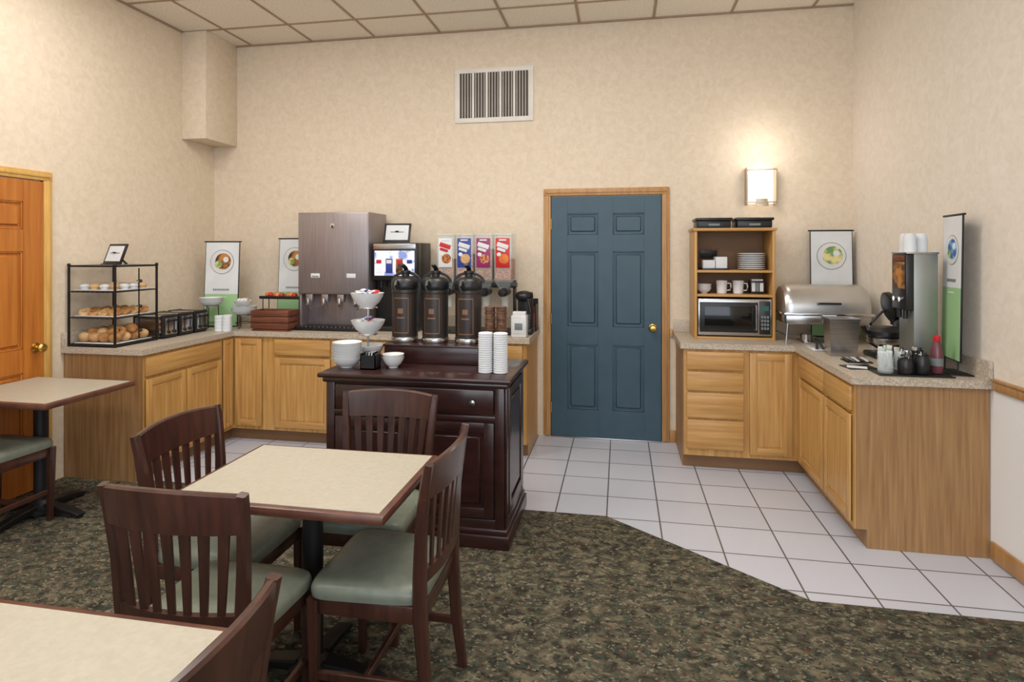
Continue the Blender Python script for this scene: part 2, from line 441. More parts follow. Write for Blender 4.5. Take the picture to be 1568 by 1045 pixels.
cab_door(b, 0.03, 0.27, 0.13, 0.85)
for x0 in (0.385, 0.90, 1.42):
    cab_drawer(b, x0, x0 + 0.49, 0.72, 0.85); cab_door(b, x0, x0 + 0.49, 0.13, 0.70)
cab_drawer(b, 1.94, 2.44, 0.72, 0.85); cab_door(b, 1.94, 2.44, 0.13, 0.70)
b.M = Matrix.Identity(4)
b.prism([(XL + g, 3.465), (-3.145, 3.465), (-3.145, 4.425), (-0.675, 4.425), (-0.675, YB - g), (XL + g, YB - g)], ZT0, ZT, CTOP)
b.done()
b = B("trim_3"); b.bx(XL + g, XL + 0.022, 3.465, YB - g, ZT + .0005, ZT + 0.10, CTOP, 0.003); b.done()
b = B("trim_4"); b.bx(XL + 0.024, -0.675, YB - 0.022, YB - g, ZT + .0005, ZT + 0.10, CTOP, 0.003); b.done()

# right L-shaped counter
b = B("buffet_counter")
YE = 3.42
def xr(y): return XR(y) - 0.004
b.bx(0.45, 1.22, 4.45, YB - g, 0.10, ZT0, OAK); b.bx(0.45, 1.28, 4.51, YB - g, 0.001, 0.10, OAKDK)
b.bx(0.446, 0.451, 4.45, YB - g, 0.10, ZT0, OAKD); b.bx(0.446, 0.451, 4.51, YB - g, 0.001, 0.10, OAKD)
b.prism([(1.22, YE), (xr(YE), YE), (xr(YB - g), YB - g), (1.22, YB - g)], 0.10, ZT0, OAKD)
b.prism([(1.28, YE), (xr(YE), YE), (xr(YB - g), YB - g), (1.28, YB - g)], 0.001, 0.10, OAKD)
b.M = frame((0.45, 4.45, 0), (1, 0, 0), (0, -1, 0))
for z0, z1 in ((0.72, 0.85), (0.57, 0.705), (0.375, 0.555), (0.15, 0.36)): cab_drawer(b, 0.02, 0.41, z0, z1)
cab_door(b, 0.45, 0.73, 0.13, 0.85)
b.M = frame((1.22, 4.45, 0), (0, -1, 0), (-1, 0, 0))
b.bx(0, 1.03, -0.005, 0.001, 0.10, ZT0, OAK)
cab_drawer(b, 0.09, 0.58, 0.72, 0.85); cab_door(b, 0.09, 0.58, 0.13, 0.70)
cab_drawer(b, 0.60, 1.01, 0.72, 0.85); cab_door(b, 0.60, 1.01, 0.13, 0.70)
b.M = Matrix.Identity(4)
b.prism([(0.425, 4.425), (1.195, 4.425), (1.195, 3.395), (xr(3.395), 3.395), (xr(YB - g), YB - g), (0.425, YB - g)], ZT0, ZT, CTOP)
b.done()
b = B("trim_5"); b.bx(0.425, xr(YB) - .024, YB - 0.022, YB - g, ZT + .0005, ZT + 0.10, CTOP, 0.003); b.done()
b = B("trim_6"); b.prism([(xr(3.395) - 0.02, 3.395), (xr(3.395), 3.395), (xr(YB - .005), YB - .005), (xr(YB - .005) - 0.02, YB - .005)], ZT + .0005, ZT + 0.10, CTOP)
b.done()

# ------------------------------------------------------------------ island buffet cabinet
b = B("buffet_island_cabinet", (0, 0, 0.008))
x0, x1, y0, y1 = -1.605, -0.600, 3.07, 3.60
b.bx(x0, x1, y0, y1, 0.08, 0.86, MAHI)
b.bx(x0 - .03, x1 + .03, y0 - .035, y1 + .03, 0.0, 0.07, MAHI, 0.006)
b.bx(x0 - .02, x1 + .02, y0 - .022, y1 + .02, 0.07, 0.10, MAHI, 0.010)
b.bx(x0 - .02, x1 + .02, y0 - .025, y1 + .02, 0.838, 0.868, MAHI, 0.010)
b.bx(x0 - .04, x1 + .04, y0 - .045, y1 + .04, 0.866, 0.893, MAHI, 0.008)
for M, w in ((frame((x0, y0, 0), (1, 0, 0), (0, -1, 0)), x1 - x0), (frame((x1, y0, 0), (0, 1, 0), (1, 0, 0)), y1 - y0)):
    b.M = M
    b.bx(0, 0.05, 0.0, 0.014, 0.10, 0.84, MAHI, 0.004); b.bx(w - 0.05, w, 0.0, 0.014, 0.10, 0.84, MAHI, 0.004)
    b.bx(0.045, w - 0.045, 0.0, 0.012, 0.10, 0.145, MAHI, 0.003); b.bx(0.045, w - 0.045, 0.0, 0.012, 0.66, 0.69, MAHI, 0.003)
    if w > 0.7:
        b.bx(0.055, w - 0.055, 0.0, 0.02, 0.70, 0.83, MAHI, 0.007)
        for kx in (0.165, w - 0.165):
            b.lathe([(0.008, 0), (0.007, 0.012), (0.016, 0.02), (0.016, 0.028), (0, 0.032)], (kx, 0.02, 0.765), STEEL, 14, R=Matrix.Rotation(-PI / 2, 3, 'X'))
        doors = ((0.055, w / 2 - 0.004), (w / 2 + 0.004, w - 0.055))
    else: doors = ((0.055, w - 0.055),)
    zz1 = 0.655 if w > 0.7 else 0.83
    for a, c in doors:
        b.bx(a, a + .055, 0.0, 0.018, 0.15, zz1, MAHI, 0.004); b.bx(c - .055, c, 0.0, 0.018, 0.15, zz1, MAHI, 0.004)
        b.bx(a + .05, c - .05, 0.0, 0.0175, 0.15, 0.205, MAHI, 0.004); b.bx(a + .05, c - .05, 0.0, 0.0175, zz1 - .055, zz1, MAHI, 0.004)
        b.box(((a + c) / 2, 0.006, (0.15 + zz1) / 2), (c - a - .15, 0.014, zz1 - .15 - .15), MAHI, 0.006, seg=1)
b.M = Matrix.Identity(4)
b.done()
ZI = 0.902
b = B("coffee_riser_stand", (0, 0, ZI))
b.bx(-1.40, -0.815, 3.38, 3.60, 0, 0.11, MAHI, 0.006); b.bx(-1.405, -0.805, 3.37, 3.61, 0.098, 0.112, MAHI, 0.004); b.done()

def airpot(x, y, z):
    b = B("coffee_airpot", (x, y, z))
    b.lathe([(0.078, 0), (0.082, 0.006), (0.082, 0.03), (0.079, 0.034)], (0, 0, 0), STEEL, 32)
    b.lathe([(0.079, 0.034), (0.079, 0.305), (0.076, 0.312)], (0, 0, 0), BRNZ2, 32)
    b.lathe([(0.0805, 0.300), (0.0812, 0.303), (0.0812, 0.318), (0.078, 0.324)], (0, 0, 0), BRNZ2, 32)
    b.lathe([(0.078, 0.320), (0.084, 0.330), (0.084, 0.362), (0.074, 0.385), (0.055, 0.398), (0.02, 0.402), (0, 0.402)], (0, 0, 0), BLACK, 32)
    b.lathe([(0.024, 0.398), (0.024, 0.42), (0.03, 0.424), (0.03, 0.436), (0.012, 0.442), (0, 0.442)], (0.0, 0.01, 0), BLACK, 16)
    b.strip([(0, 0.03, 0.43), (0, 0.005, 0.455), (-0.01, -0.02, 0.475)], 0.028, 0.012, BLACK)
    b.tube([(-0.02, -0.06, 0.37), (-0.02, -0.095, 0.372), (-0.02, -0.112, 0.35), (-0.02, -0.113, 0.315)], 0.011, BLACK, 10)
    hn = [(0.09 * math.cos(a), 0.02 + 0.0 * a, 0.365 + 0.06 * math.sin(a)) for a in [i * PI / 10 for i in range(11)]]
    b.strip(hn, 0.018, 0.009, BLACK, ref=(0, 1, 0))
    for k, (hw, rr, zz0, zz1, mm) in enumerate(((0.62, 0.0800, 0.06, 0.275, COPP), (0.57, 0.0806, 0.066, 0.269, BRNZ2), (0.2, 0.0812, 0.18, 0.21, COPP), (0.3, 0.0812, 0.15, 0.158, COPP))):
        n = 10
        vs = []; fs = []
        for i in range(n + 1):
            a = -PI / 2 - hw + 2 * hw * i / n
            vs += [(rr * math.cos(a), rr * math.sin(a), zz0), (rr * math.cos(a), rr * math.sin(a), zz1)]
        for i in range(n): fs.append([2 * i, 2 * i + 2, 2 * i + 3, 2 * i + 1])
        b.add(vs, fs, mm)
    return b.done()
BRNZ2 = pmat("airpot_dark_body", C(50, 43, 40), 0.35, metal=0.2)
COPP = pmat("airpot_label_line", C(132, 92, 66), 0.4)
for x in (-1.308, -1.113, -0.905): airpot(x, 3.49, ZI + 0.112)

# ------------------------------------------------------------------ small ware generators
def bowlp(b, c, r, h, m):
    b.lathe([(r * 0.42, 0), (r * 0.45, 0.008), (r * 0.72, h * 0.35), (r * 0.93, h * 0.75), (r, h), (r * 0.96, h), (r * 0.88, h * 0.75), (r * 0.6, h * 0.3), (0, h * 0.2)], c, m, 28)
b = B("tiered_condiment_bowls", (-1.510, 3.40, ZI))
b.lathe([(0.08, 0), (0.08, 0.006), (0.012, 0.015), (0.008, 0.03)], (0, 0, 0), CHROME)
b.cyl((0, 0.0, 0.02), (0, 0, 0.36), 0.006, CHROME)
bowlp(b, (0, 0, 0.165), 0.102, 0.085, WHITE); bowlp(b, (-0.005, 0, 0.325), 0.10, 0.09, WHITE)
for zc in (.115, .275): b.torus((0, 0, zc + .05), .055, .004, CHROME, 20, 6)
bowlp(b, (0.01, 0, 0.03), 0.09, 0.07, WHITE)
for zc, n in ((0.245, 16), (0.41, 20)):
    for i in range(n):
        a = random.random() * 6.28; r = random.random() * 0.07
        b.box((r * math.cos(a) - .005, r * math.sin(a), zc + random.random() * 0.016), (0.05, 0.03, 0.005), random.choice([PAPER, PAPER, LBLU, RED, WHITE]), 0.001, rot=(random.uniform(-.5, .5), random.uniform(-.5, .5), random.random() * 3))
b.done()
# stack of white bowls near the front edge of the island
b = B("stacked_white_bowls", (-1.552, 3.205, ZI))
for i in range(7): bowlp(b, (0, 0, i * 0.0155), 0.085, 0.052, WHITE)
b.done()
b = B("sugar_packet_caddy", (-1.40, 3.185, ZI))
b.bx(-0.045, 0.045, -0.04, 0.04, 0, 0.008, BLACK)
for q in ((-.045, -.04, -.04, .04), (.04, .045, -.04, .04)): b.bx(*q, 0, 0.09, BLACK)
b.bx(-.045, .045, -.04, -.035, 0, .08, BLACK); b.bx(-.045, .045, .035, .04, 0, .09, BLACK)
for i in range(8): b.box((-.03 + i * .008, 0, .06), (.004, .06, .07), random.choice([PAPER, GREYT, BLACK]), rot=(0, .06, 0))
b.done()
b = B("white_bowl", (-1.285, 3.24, ZI))
for i in range(2): bowlp(b, (0, 0, i * .018), 0.062, 0.06, WHITE)
b.done()
b = B("stacked_coffee_cups", (-0.725, 3.44, ZI))
b.bx(-0.065, 0.065, -0.05, 0.05, 0, 0.012, BLACK, 0.003)
for sx in (-0.034, 0.034):
    prof = [(0.026, 0.012)]
    for i in range(10): prof += [(0.031, 0.012 + 0.33 * i / 10 + 0.027), (0.034, 0.012 + 0.33 * i / 10 + 0.028), (0.034, 0.012 + 0.33 * (i + 1) / 10 - 0.002), (0.029, 0.012 + 0.33 * (i + 1) / 10)]
    b.lathe(prof, (sx, 0, 0), BROWNCUP, 18)
for sx in (-0.068, 0, 0.068): b.cyl((sx, -0.038, 0), (sx, -0.038, 0.2), 0.003, BLKM, 6)
b.done(20)
b = B("stacked_cup_lids", (-0.69, 3.2, ZI))
for sx in (-0.042, 0.042):
    prof = []
    for i in range(18): prof += [(0.036, 0.22 * i / 18), (0.040, 0.22 * i / 18 + .003), (0.040, 0.22 * (i + 1) / 18 - .003), (0.036, 0.22 * (i + 1) / 18)]
    b.lathe(prof, (sx, 0, 0), PAPER, 20)
b.done(20)

# ------------------------------------------------------------------ counter appliances (left/back)
b = B("juice_dispenser", (0, 0, ZT))
JX0, JX1, JY = -2.67, -2.04, 4.60
b.bx(JX0, JX1, JY, 4.98, 0.30, 0.985, STEELW, 0.006)
b.bx(JX0 + .01, JX1 - .01, JY + .14, 4.98, 0.02, 0.30, STEELW, 0.004)
b.bx(JX0, JX0 + .02, JY + .02, 4.98, 0.02, 0.31, STEELW, .003); b.bx(JX1 - .02, JX1, JY + .02, 4.98, 0.02, 0.31, STEELW, .003)
b.bx(JX0 + .006, JX1 - .006, JY - .006, JY, 0.31, 0.975, STEELW, 0.003)
b.bx(JX0 - .004, JX1 + .004, JY - 0.05, JY + .16, 0.0, 0.03, BLKM, 0.004)
for i in range(16): b.bx(JX0 + .02 + i * .0375, JX0 + .03 + i * .0375, JY - .045, JY + .13, 0.03, 0.036, STEEL)
for fx in (JX0 + .04, JX1 - .04): b.cyl((fx, 4.9, 0), (fx, 4.9, .02), .02, BLACK)
for i in range(4):
    nx = JX0 + 0.10 + i * 0.14
    b.bx(nx - .03, nx + .03, JY - .0, JY + .05, 0.235, 0.30, STEELW, 0.006)
    b.cyl((nx, JY + .025, 0.235), (nx, JY + .025, 0.17), 0.014, CHROME, r1=0.009)
    b.bx(nx - .012, nx + .012, JY - .03, JY + .0, 0.20, 0.27, CHROME, 0.004)
b.cyl((JX0 + .315, JY - .006, 0.875), (JX0 + .315, JY - .012, 0.875), 0.02, CHROME, 16); b.cyl((JX0 + .315, JY - .012, 0.865), (JX0 + .315, JY - .013, 0.865), 0.01, BLACK, 12)
b.bx(JX0 + .12, JX0 + .20, JY - .009, JY - .005, 0.44, 0.475, PAPER, 0.001); b.bx(JX0 + .44, JX0 + .52, JY - .009, JY - .005, 0.44, 0.475, PAPER, 0.001)
b.bx(JX0 + .13, JX0 + .19, JY - .0095, JY - .008, 0.445, 0.455, GREYT)
b.done()
b = B("beverage_dispenser", (0, 0, ZT))
X0, X1, Y0 = -2.015, -1.63, 4.62
b.bx(X0, X1, Y0 + .1, 4.98, 0.0, 0.73, BLACK, 0.006); b.bx(X0, X1, Y0, Y0 + .11, 0.42, 0.73, BLACK, 0.008)
b.bx(X0, X1, Y0, Y0 + .11, 0, 0.04, BLACK, 0.006); b.bx(X0 + .02, X1 - .02, Y0 - .003, Y0 + .001, 0.46, 0.665, LEDP)
b.bx(X0 + .01, X1 - .01, Y0 - .004, Y0 + .001, 0.675, 0.722, STEEL, .002)
for i in range(4):
    nx = X0 + .06 + i * .088
    b.bx(nx - .03, nx + .03, Y0 - .006, Y0 - .002, 0.48, 0.60, [LEDP, LBLU, FOOD, LEDP][i], .002)
    b.bx(nx - .022, nx + .022, Y0 - .008, Y0 - .005, 0.56, 0.59, [RED, PAPER, RED, LBLU][i])
    b.cyl((nx, Y0 + .05, 0.42), (nx, Y0 + .05, 0.36), .012, BLACK)
b.done()

def tablet(name, x, y, z, rz, w=0.2, h=0.15, tilt=-0.35):
    b = B(name, (x, y, z), rz)
    R = Matrix.Rotation(tilt, 4, 'X')
    b.M = Matrix.Translation((0, 0, 0.006)) @ R
    b.bx(-w / 2, w / 2, -.006, .006, 0, h, BLACK, .003); b.bx(-w / 2 + .018, w / 2 - .018, -.0075, -.004, .018, h - .018, PAPER)
    b.bx(-w * .25, w * .25, -.0082, -.007, h * .5, h * .55, GREYT)
    b.M = Matrix.Identity(4)
    k = abs(math.sin(tilt)) * h
    b.strip([(0, .012, h * .6), (0, k * .6 + .07, 0.004)], .03, .004, BLACK, ref=(0, 1, 0))
    b.bx(-w / 2, w / 2, -.02, 0.0, 0, .008, BLACK, .002)
    return b.done()
tablet("tabletop_sign_frame", -1.86, 4.76, ZT + 0.731, 0.1, 0.23, 0.17)

b = B("cereal_dispenser", (0, 0, ZT))
cx0 = -1.475; cw = 0.158
b.bx(cx0, cx0 + 4 * cw, 4.58, 4.90, 0, 0.02, BLACK, .004)
for q in (cx0 + .02, cx0 + 4 * cw - .02): b.bx(q - .012, q + .012, 4.84, 4.88, 0.02, 0.42, BLACK, .003)
b.bx(cx0, cx0 + 4 * cw, 4.80, 4.88, 0.36, 0.40, BLACK, .004)
labs = [(PAPER, RED, CERE), (LBLU, PAPER, BUN), (LPUR, PAPER, CERE2), (RED, PAPER, ORNG)]
for i in range(4):
    a = cx0 + i * cw + .006; c = a + cw - .012; m = (a + c) / 2
    b.bx(a, c, 4.64, 4.86, 0.42, 0.79, CLEAR2, .012)
    b.bx(a + .008, c - .008, 4.65, 4.85, 0.43, 0.60 + .04 * (i % 3), CERE if i % 2 == 0 else CERE2, .01)
    b.bx(a - .001, c + .001, 4.635, 4.865, 0.785, 0.805, CLEAR2, .006)
    rg = []
    for z, hw, hy in ((0.42, .07, .10), (0.35, .035, .05), (0.32, .03, .04)):
        rg.append([(m - hw, 4.75 - hy, z), (m + hw, 4.75 - hy, z), (m + hw, 4.75 + hy, z), (m - hw, 4.75 + hy, z)])
    b.loft(rg, CLEAR2)
    b.cyl((m, 4.68, .33), (m, 4.82, .33), .035, BLACK, 18)
    b.cyl((m, 4.60, .33), (m, 4.68, .33), .008, STEEL, 8)
    b.lathe([(.03, 0), (.032, .008), (.028, .022), (0, .024)], (m, 4.61, .33), BLACK, 12, R=Matrix.Rotation(PI / 2, 3, 'X'))
    lm, l2, l3 = labs[i]
    b.bx(a + .016, c - .016, 4.636, 4.64, 0.53, 0.765, lm, .002)
    b.box((m, 4.635, 0.705), (.095, .003, .035), l2, .001, rot=(0, .3, 0)); b.box((m - .01, 4.634, 0.672), (.07, .003, .022), l2, .001, rot=(0, .3, 0))
    b.ball((m + .01, 4.637, .60), .042, l3, (1.05, .07, 1))
    b.ball((m - .03, 4.636, .635), .016, PAPER, (1.1, .1, 1))
    b.box((m, 4.634, .75), (.06, .002, .012), PAPER)
    b.tube([(m, 4.75, .32), (m, 4.74, .2)], .03, CLEAR2, 10)
b.done()
b = B("waffle_batter_dispenser", (-0.76, 4.72, ZT))
b.bx(-.075, .075, -.1, .1, 0, .05, BLACK, .015); b.bx(-.06, .06, 0.02, .09, .04, .33, BLACK, .015)
b.ball((0, -.01, .30), .075, BLACK, (1.0, 1, .6)); b.strip([(.02, -.03, .32), (.05, -.06, .26), (.06, -.08, .17)], .03, .02, BLACK); b.cyl((0, -.04, .05), (0, -.04, .16), .05, CHROME)
b.done()
b = B("napkin_dispenser", (-0.765, 4.52, ZT))
b.bx(-.06, .06, -.05, .05, 0, .17, WHITE, .01); b.bx(-.045, .045, -.053, -.049, .03, .14, PAPER, .002); b.bx(-.03, .03, -.056, -.05, .06, .11, GREYT, .001); b.bx(-.05, .05, -.03, .03, .17, .195, PAPER, .004); b.done()
b = B("condiment_organizer", (-0.735, 4.925, ZT))
b.bx(-.055, .055, -.075, .075, 0, .02, BLACK, .003)
for q in (-.05, .045): b.bx(q, q + .005, -.075, .075, 0, .22, BLACK)
b.bx(-.05, .05, .065, .075, 0, .26, BLACK); b.bx(-.05, .05, -.075, -.065, 0, .15, CRATE); b.bx(-.05, .05, -.01, .0, 0, .2, CRATE); b.done()

# ------------------------------------------------------------------ signs
def sign(name, x, y, z, rz, w, h, food, tilt=-0.06, leg=0.0, split=0.38):
    b = B(name, (x, y, z), rz)
    b.M = Matrix.Rotation(tilt, 4, 'X')
    if leg:
        for q in (-w * .35, w * .35): b.cyl((q, 0, 0), (q, 0, leg + .02), .004, BLKM, 8)
    z0 = leg + .004
    b.bx(-w / 2, w / 2, -.004, .004, z0, h, BLKM, .001)
    b.bx(-w / 2 + .006, w / 2 - .006, -.0055, -.003, z0 + .006, h - .006, PAPER)
    zs = z0 + (h - z0) * split
    b.bx(-w / 2 + .006, w / 2 - .006, -.0065, -.004, z0 + .006, zs, GREEN)
    cz = z0 + (h - z0) * .76
    R = Matrix.Rotation(PI / 2, 3, 'X')
    b.lathe([(w * .345, 0), (w * .345, .002)], (0, -.005, cz), GREYT, 32, R=R)
    b.lathe([(w * .33, 0), (w * .33, .003)], (0, -.005, cz), WHITE, 32, R=R)
    b.lathe([(w * .23, 0), (w * .23, .004)], (0.01, -.005, cz + .005), food, 32, R=R)
    b.lathe([(w * .10, 0), (w * .10, .005)], (-0.03, -.005, cz - .02), FOOD2, 20, R=R)
    b.lathe([(w * .08, 0), (w * .08, .0055)], (0.035, -.005, cz + .02), PAPER, 20, R=R)
    for k in range(8): b.bx(-w * .24 + k * w * .06, -w * .24 + k * w * .06 + w * .04, -.0072, -.005, zs + .03, zs + .046, GREYT)
    b.bx(-w * .16, w * .16, -.0072, -.005, zs - .03, zs - .024, PAPER)
    b.bx(-w / 2 - .012, w / 2 + .012, -.006, .008, h - .004, h + .006, BLKM, .002)
    b.M = Matrix.Identity(4)
    b.bx(-w * .4, w * .4, -.04, .07, 0, .008, BLKM, .002)
    return b.done()
sign("buffet_sign", -3.445, 4.66, ZT, 0.12, 0.31, 0.745, FOOD)
sign("buffet_sign", -2.885, 4.88, ZT, 0.0, 0.31, 0.775, FOOD)
sign("buffet_sign", 1.60, 4.93, ZT, 0.0, 0.305, 0.82, FOOD2, tilt=-.04)
sign("buffet_sign", 1.765, 3.60, ZT, -PI / 2 - 0.10, 0.235, 0.855, FOOD3, tilt=-0.015, leg=0.07, split=0.5)

# ------------------------------------------------------------------ left counter items
b = B("pastry_display_rack", (-3.575, 3.685, ZT))
hw, hd, hh = 0.185, 0.185, 0.565
for sx in (-1, 1):
    for sy in (-1, 1):
        b.box((sx * hw, sy * hd, hh / 2), (.013, .013, hh), BLKM, .002)
        b.ball((sx * hw, sy * hd, hh), .012, BLKM)
for z in (0.012, hh - .008):
    for sy in (-1, 1): b.box((0, sy * hd, z), (2 * hw, .011, .012), BLKM)
    for sx in (-1, 1): b.box((sx * hw, 0, z), (.011, 2 * hd, .012), BLKM)
for z in (0.20, 0.38):
    for sy in (-1, 1): b.box((0, sy * hd, z), (2 * hw, .007, .007), BLKM)
    for sx in (-1, 1): b.box((sx * hw, 0, z), (.007, 2 * hd, .007), BLKM)
    b.box((0, 0, z), (2 * hw - .01, 2 * hd - .01, .004), SHELFC)
    for k in range(9): b.cyl((-.16 + .04 * k, -hd, z - .004), (-.16 + .04 * k, hd, z - .004), .0025, BLKM, 6)
b.box((0, 0, .012), (2 * hw - .01, 2 * hd - .01, .006), BLKM)
b.box((0, 0, hh - .006), (2 * hw - .01, 2 * hd - .01, .004), SHELFC)
b.box((hw, .02, .29), (.006, .006, .5), BLKM)
for z in (.10, .27, .45): b.cyl((hw + .004, -.0, z), (hw + .03, -.0, z), .007, STEEL, 10); b.ball((hw + .032, 0, z), .012, BLACK)
b.done()
b = B("assorted_pastries", (-3.575, 3.685, ZT))
for z, kind in ((0.018, 2), (0.206, 1), (0.386, 0)):
    b.box((0, 0, z + .004), (.33, .33, .006), WHITE, .003)
    nx = 4
    for ix in range(nx):
        for iy in range(4):
            px = -.12 + ix * .08; py = -.12 + iy * .08
            if kind == 2: b.ball((px, py, z + .042), .042, random.choice([BREAD, BUN, BUN]), (1.15, .85, .8))
            elif kind == 1:
                b.torus((px, py, z + .026), .027, .016, random.choice([BREAD, BUN]), 16, 6, rot=(.5, random.uniform(-.3, .3), 0))
            else:
                b.lathe([(.024, 0), (.03, .018), (.034, .02), (.028, .034), (0, .04)], (px, py, z + .007), random.choice([BUN, PAPER]), 12)
for ix in range(3):
    for iy in range(3): b.ball((-.08 + .08 * ix, -.09 + .08 * iy, .095), .038, random.choice([BREAD, BUN]), (1.2, .85, .75))
b.ball((.12, .02, .105), .044, BREAD, (1, 1, .9)); b.torus((.12, -.09, .10), .03, .018, BREAD, 16, 8, rot=(.9, 0, .4))
b.done()
tablet("tabletop_sign_frame", -3.53, 3.62, ZT + hh, -0.25, 0.20, 0.15)
def toaster(x, y):
    b = B("toaster", (x, y, ZT))
    b.bx(-.13, .13, -.078, .078, .012, .175, CHROME, .02)
    b.bx(-.132, -.1, -.08, .08, .008, .18, BLACK, .018); b.bx(.1, .135, -.08, .08, .008, .18, BLACK, .018)
    b.bx(.132, .1375, -.058, .058, .03, .155, STEEL, .002)
    b.bx(-.1, .1, -.079, -.076, .03, .14, STEEL); b.bx(-.12, .12, -.07, .07, 0, .014, BLACK, .003)
    for q in (-.032, .032): b.bx(-.09, .09, q - .013, q + .013, .172, .1765, BLACK)
    for q in (-.03, .03): b.bx(.136, .139, q - .005, q + .005, .06, .15, BLACK); b.bx(.136, .158, q - .018, q + .018, .125, .142, BLACK, .004); b.cyl((.136, q, .048), (.148, q, .048), .012, BLACK, 14)
    return b.done()
for y in (3.985, 4.155, 4.325): toaster(-3.50, y)
b = B("stacked_paper_cups", (-3.225, 4.40, ZT))
for sx, sy in ((-.032, -.01), (.036, -.005), (0, .055)):
    prof = []
    for i in range(5): prof += [(.032, .13 * i / 5), (.035, .13 * i / 5 + .003), (.035, .13 * (i + 1) / 5 - .003), (.032, .13 * (i + 1) / 5)]
    b.lathe(prof, (sx, sy, 0), PAPER, 18)
b.done(20)
def bowlstand(x, y, levels):
    b = B("bowl_stand", (x, y, ZT))
    h0, r0 = levels[0][0], levels[0][1] * .55
    for k in range(3):
        a = k * 2.094 + .5
        b.tube([(1.2 * r0 * math.cos(a), 1.2 * r0 * math.sin(a), 0.004), (r0 * math.cos(a), r0 * math.sin(a), h0 + .012)], .004, BLKM, 8)
    b.torus((0, 0, h0 + .012), r0, .004, BLKM, 20, 6); b.torus((0, 0, .05), r0 * 1.15, .003, BLKM, 20, 6)
    for z, r, hb in levels: 
        for k in range(3): bowlp(b, (0, 0, z + k * .014), r, hb, WHITE)
    return b
b = bowlstand(-3.42, 4.51, [(.19, .095, .05)]); b.done()
b = bowlstand(-3.16, 4.58, [(.11, .105, .055)])
bowlp(b, (-.01, 0, .185), .075, .055, WHITE)
for i in range(7): b.ball((-.01 + .03 * math.cos(i), .03 * math.sin(i), .24), .02, random.choice([ORNG, WHITE, PAPER]))
b.done()
b = B("wooden_serving_crate", (-2.845, 4.545, ZT))
hy = .085
b.bx(-.165, .165, -hy, hy, 0, .012, CRATE)
for sy in (-1, 1):
    for z in (.02, .072, .124): b.bx(-.17, .17, sy * hy - .006, sy * hy + .006, z, z + .046, CRATE, .003)
for sx in (-1, 1):
    for z in (.02, .072, .124): b.bx(sx * .165 - .006, sx * .165 + .006, -.08, .08, z, z + .046, CRATE, .003)
b.bx(-.155, .155, -.075, .075, .012, .13, CRATE)
for i in range(12): b.ball((-.135 + .024 * i, random.uniform(-.05, .05), .145), .02, random.choice([BLACK, CRATE, BREAD]), (1, 1, .7))
b.done()
b = B("fruit_tray_stand", (-2.875, 4.715, ZT))
for sx in (-.17, .17):
    for sy in (-.04, .05): b.cyl((sx, sy, 0), (sx, sy, .26), .004, BLKM, 8)
    b.cyl((sx, -.05, .26), (sx, .06, .26), .004, BLKM, 8)
b.bx(-.19, .19, -.065, .065, .25, .258, BLKM, .003)
for i in range(9):
    b.ball((-.16 + .040 * i, random.uniform(-.03, .03), .280), .026, [ORNG, RED, BREAD][i % 3], (1, 1, .9))
b.bx(-.19, .19, -.065, -.059, .25, .275, BLKM, .002)
b.done()

# ------------------------------------------------------------------ right counter items
b = B("microwave_shelf_unit", (0, 0, ZT))
SX0, SX1, SY0, SY1, SH = 0.55, 1.125, 4.66, 4.985, 0.835
b.bx(SX0, SX0 + .02, SY0, SY1, 0, SH, OAK, .002); b.bx(SX1 - .02, SX1, SY0, SY1, 0, SH, OAK, .002); b.bx(SX0, SX1, SY1 - .008, SY1, 0, SH, OAKDK)
b.bx(SX0 - .01, SX1 + .01, SY0 - .012, SY1, SH - .022, SH, OAKH, .004)
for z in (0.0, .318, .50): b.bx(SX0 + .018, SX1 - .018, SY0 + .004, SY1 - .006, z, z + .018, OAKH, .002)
b.done()
b = B("microwave_oven", (0.8375, 4.80, ZT + .019))
b.bx(-.262, .262, -.125, .15, .01, .285, BLACK, .006); b.bx(-.262, .262, -.14, -.12, .01, .285, STEEL, .006)
b.bx(-.25, .165, -.146, -.138, .035, .26, BLACK, .008); b.bx(.175, .252, -.144, -.138, .025, .27, BLACK, .004)
GL = pmat("microwave_glass", C(14, 14, 16), .1)
b.bx(-.215, .12, -.148, -.145, .065, .23, GL, .002)
b.tube([(.148, -.146, .05), (.148, -.17, .06), (.148, -.17, .235), (.148, -.146, .245)], .007, STEEL, 8)
for r in range(4):
    for c in range(3): b.bx(.187 + c * .02, .201 + c * .02, -.146, -.143, .06 + r * .028, .078 + r * .028, GREYT)
b.bx(.187, .24, -.146, -.143, .20, .235, pmat("lcd", C(40, 90, 80), .3))
for sx in (-.22, .22): b.bx(sx - .015, sx + .015, -.1, .1, 0, .012, BLACK)
b.done()
for xx, ww in ((0.695, .265), (0.985, .27)):
    b = B("black_storage_box", (xx, 4.80, ZT + SH))
    b.bx(-ww / 2 + .01, ww / 2 - .01, -.12, .12, 0, .058, BLACK, .010); b.bx(-ww / 2, ww / 2, -.13, .13, .056, .078, BLACK, .006)
    b.bx(-.05, .05, -.134, -.128, .058, .070, BLKM, .002); b.bx(-.04, .04, -.123, -.119, .018, .034, GREYT)
    b.done()
ZS1 = ZT + .518; ZS2 = ZT + .336
b = B("paper_napkins", (0.71, 4.80, ZS1)); 
b.bx(-.10, .10, -.08, .08, 0, .012, BLACK, .003); b.bx(-.09, .0, -.07, .06, .012, .075, PAPER, .004); b.bx(.005, .09, -.06, .07, .012, .10, PAPER, .004); b.box((-.03, .06, .12), (.13, .01, .06), BLACK, .003, rot=(.2, 0, .1)); b.done()
b = B("stacked_white_plates", (0.985, 4.80, ZS1))
prof = []
for i in range(8): prof += [(.07, .13 * i / 8), (.10, .13 * i / 8 + .010), (.10, .13 * i / 8 + .013), (.075, .13 * (i + 1) / 8)]
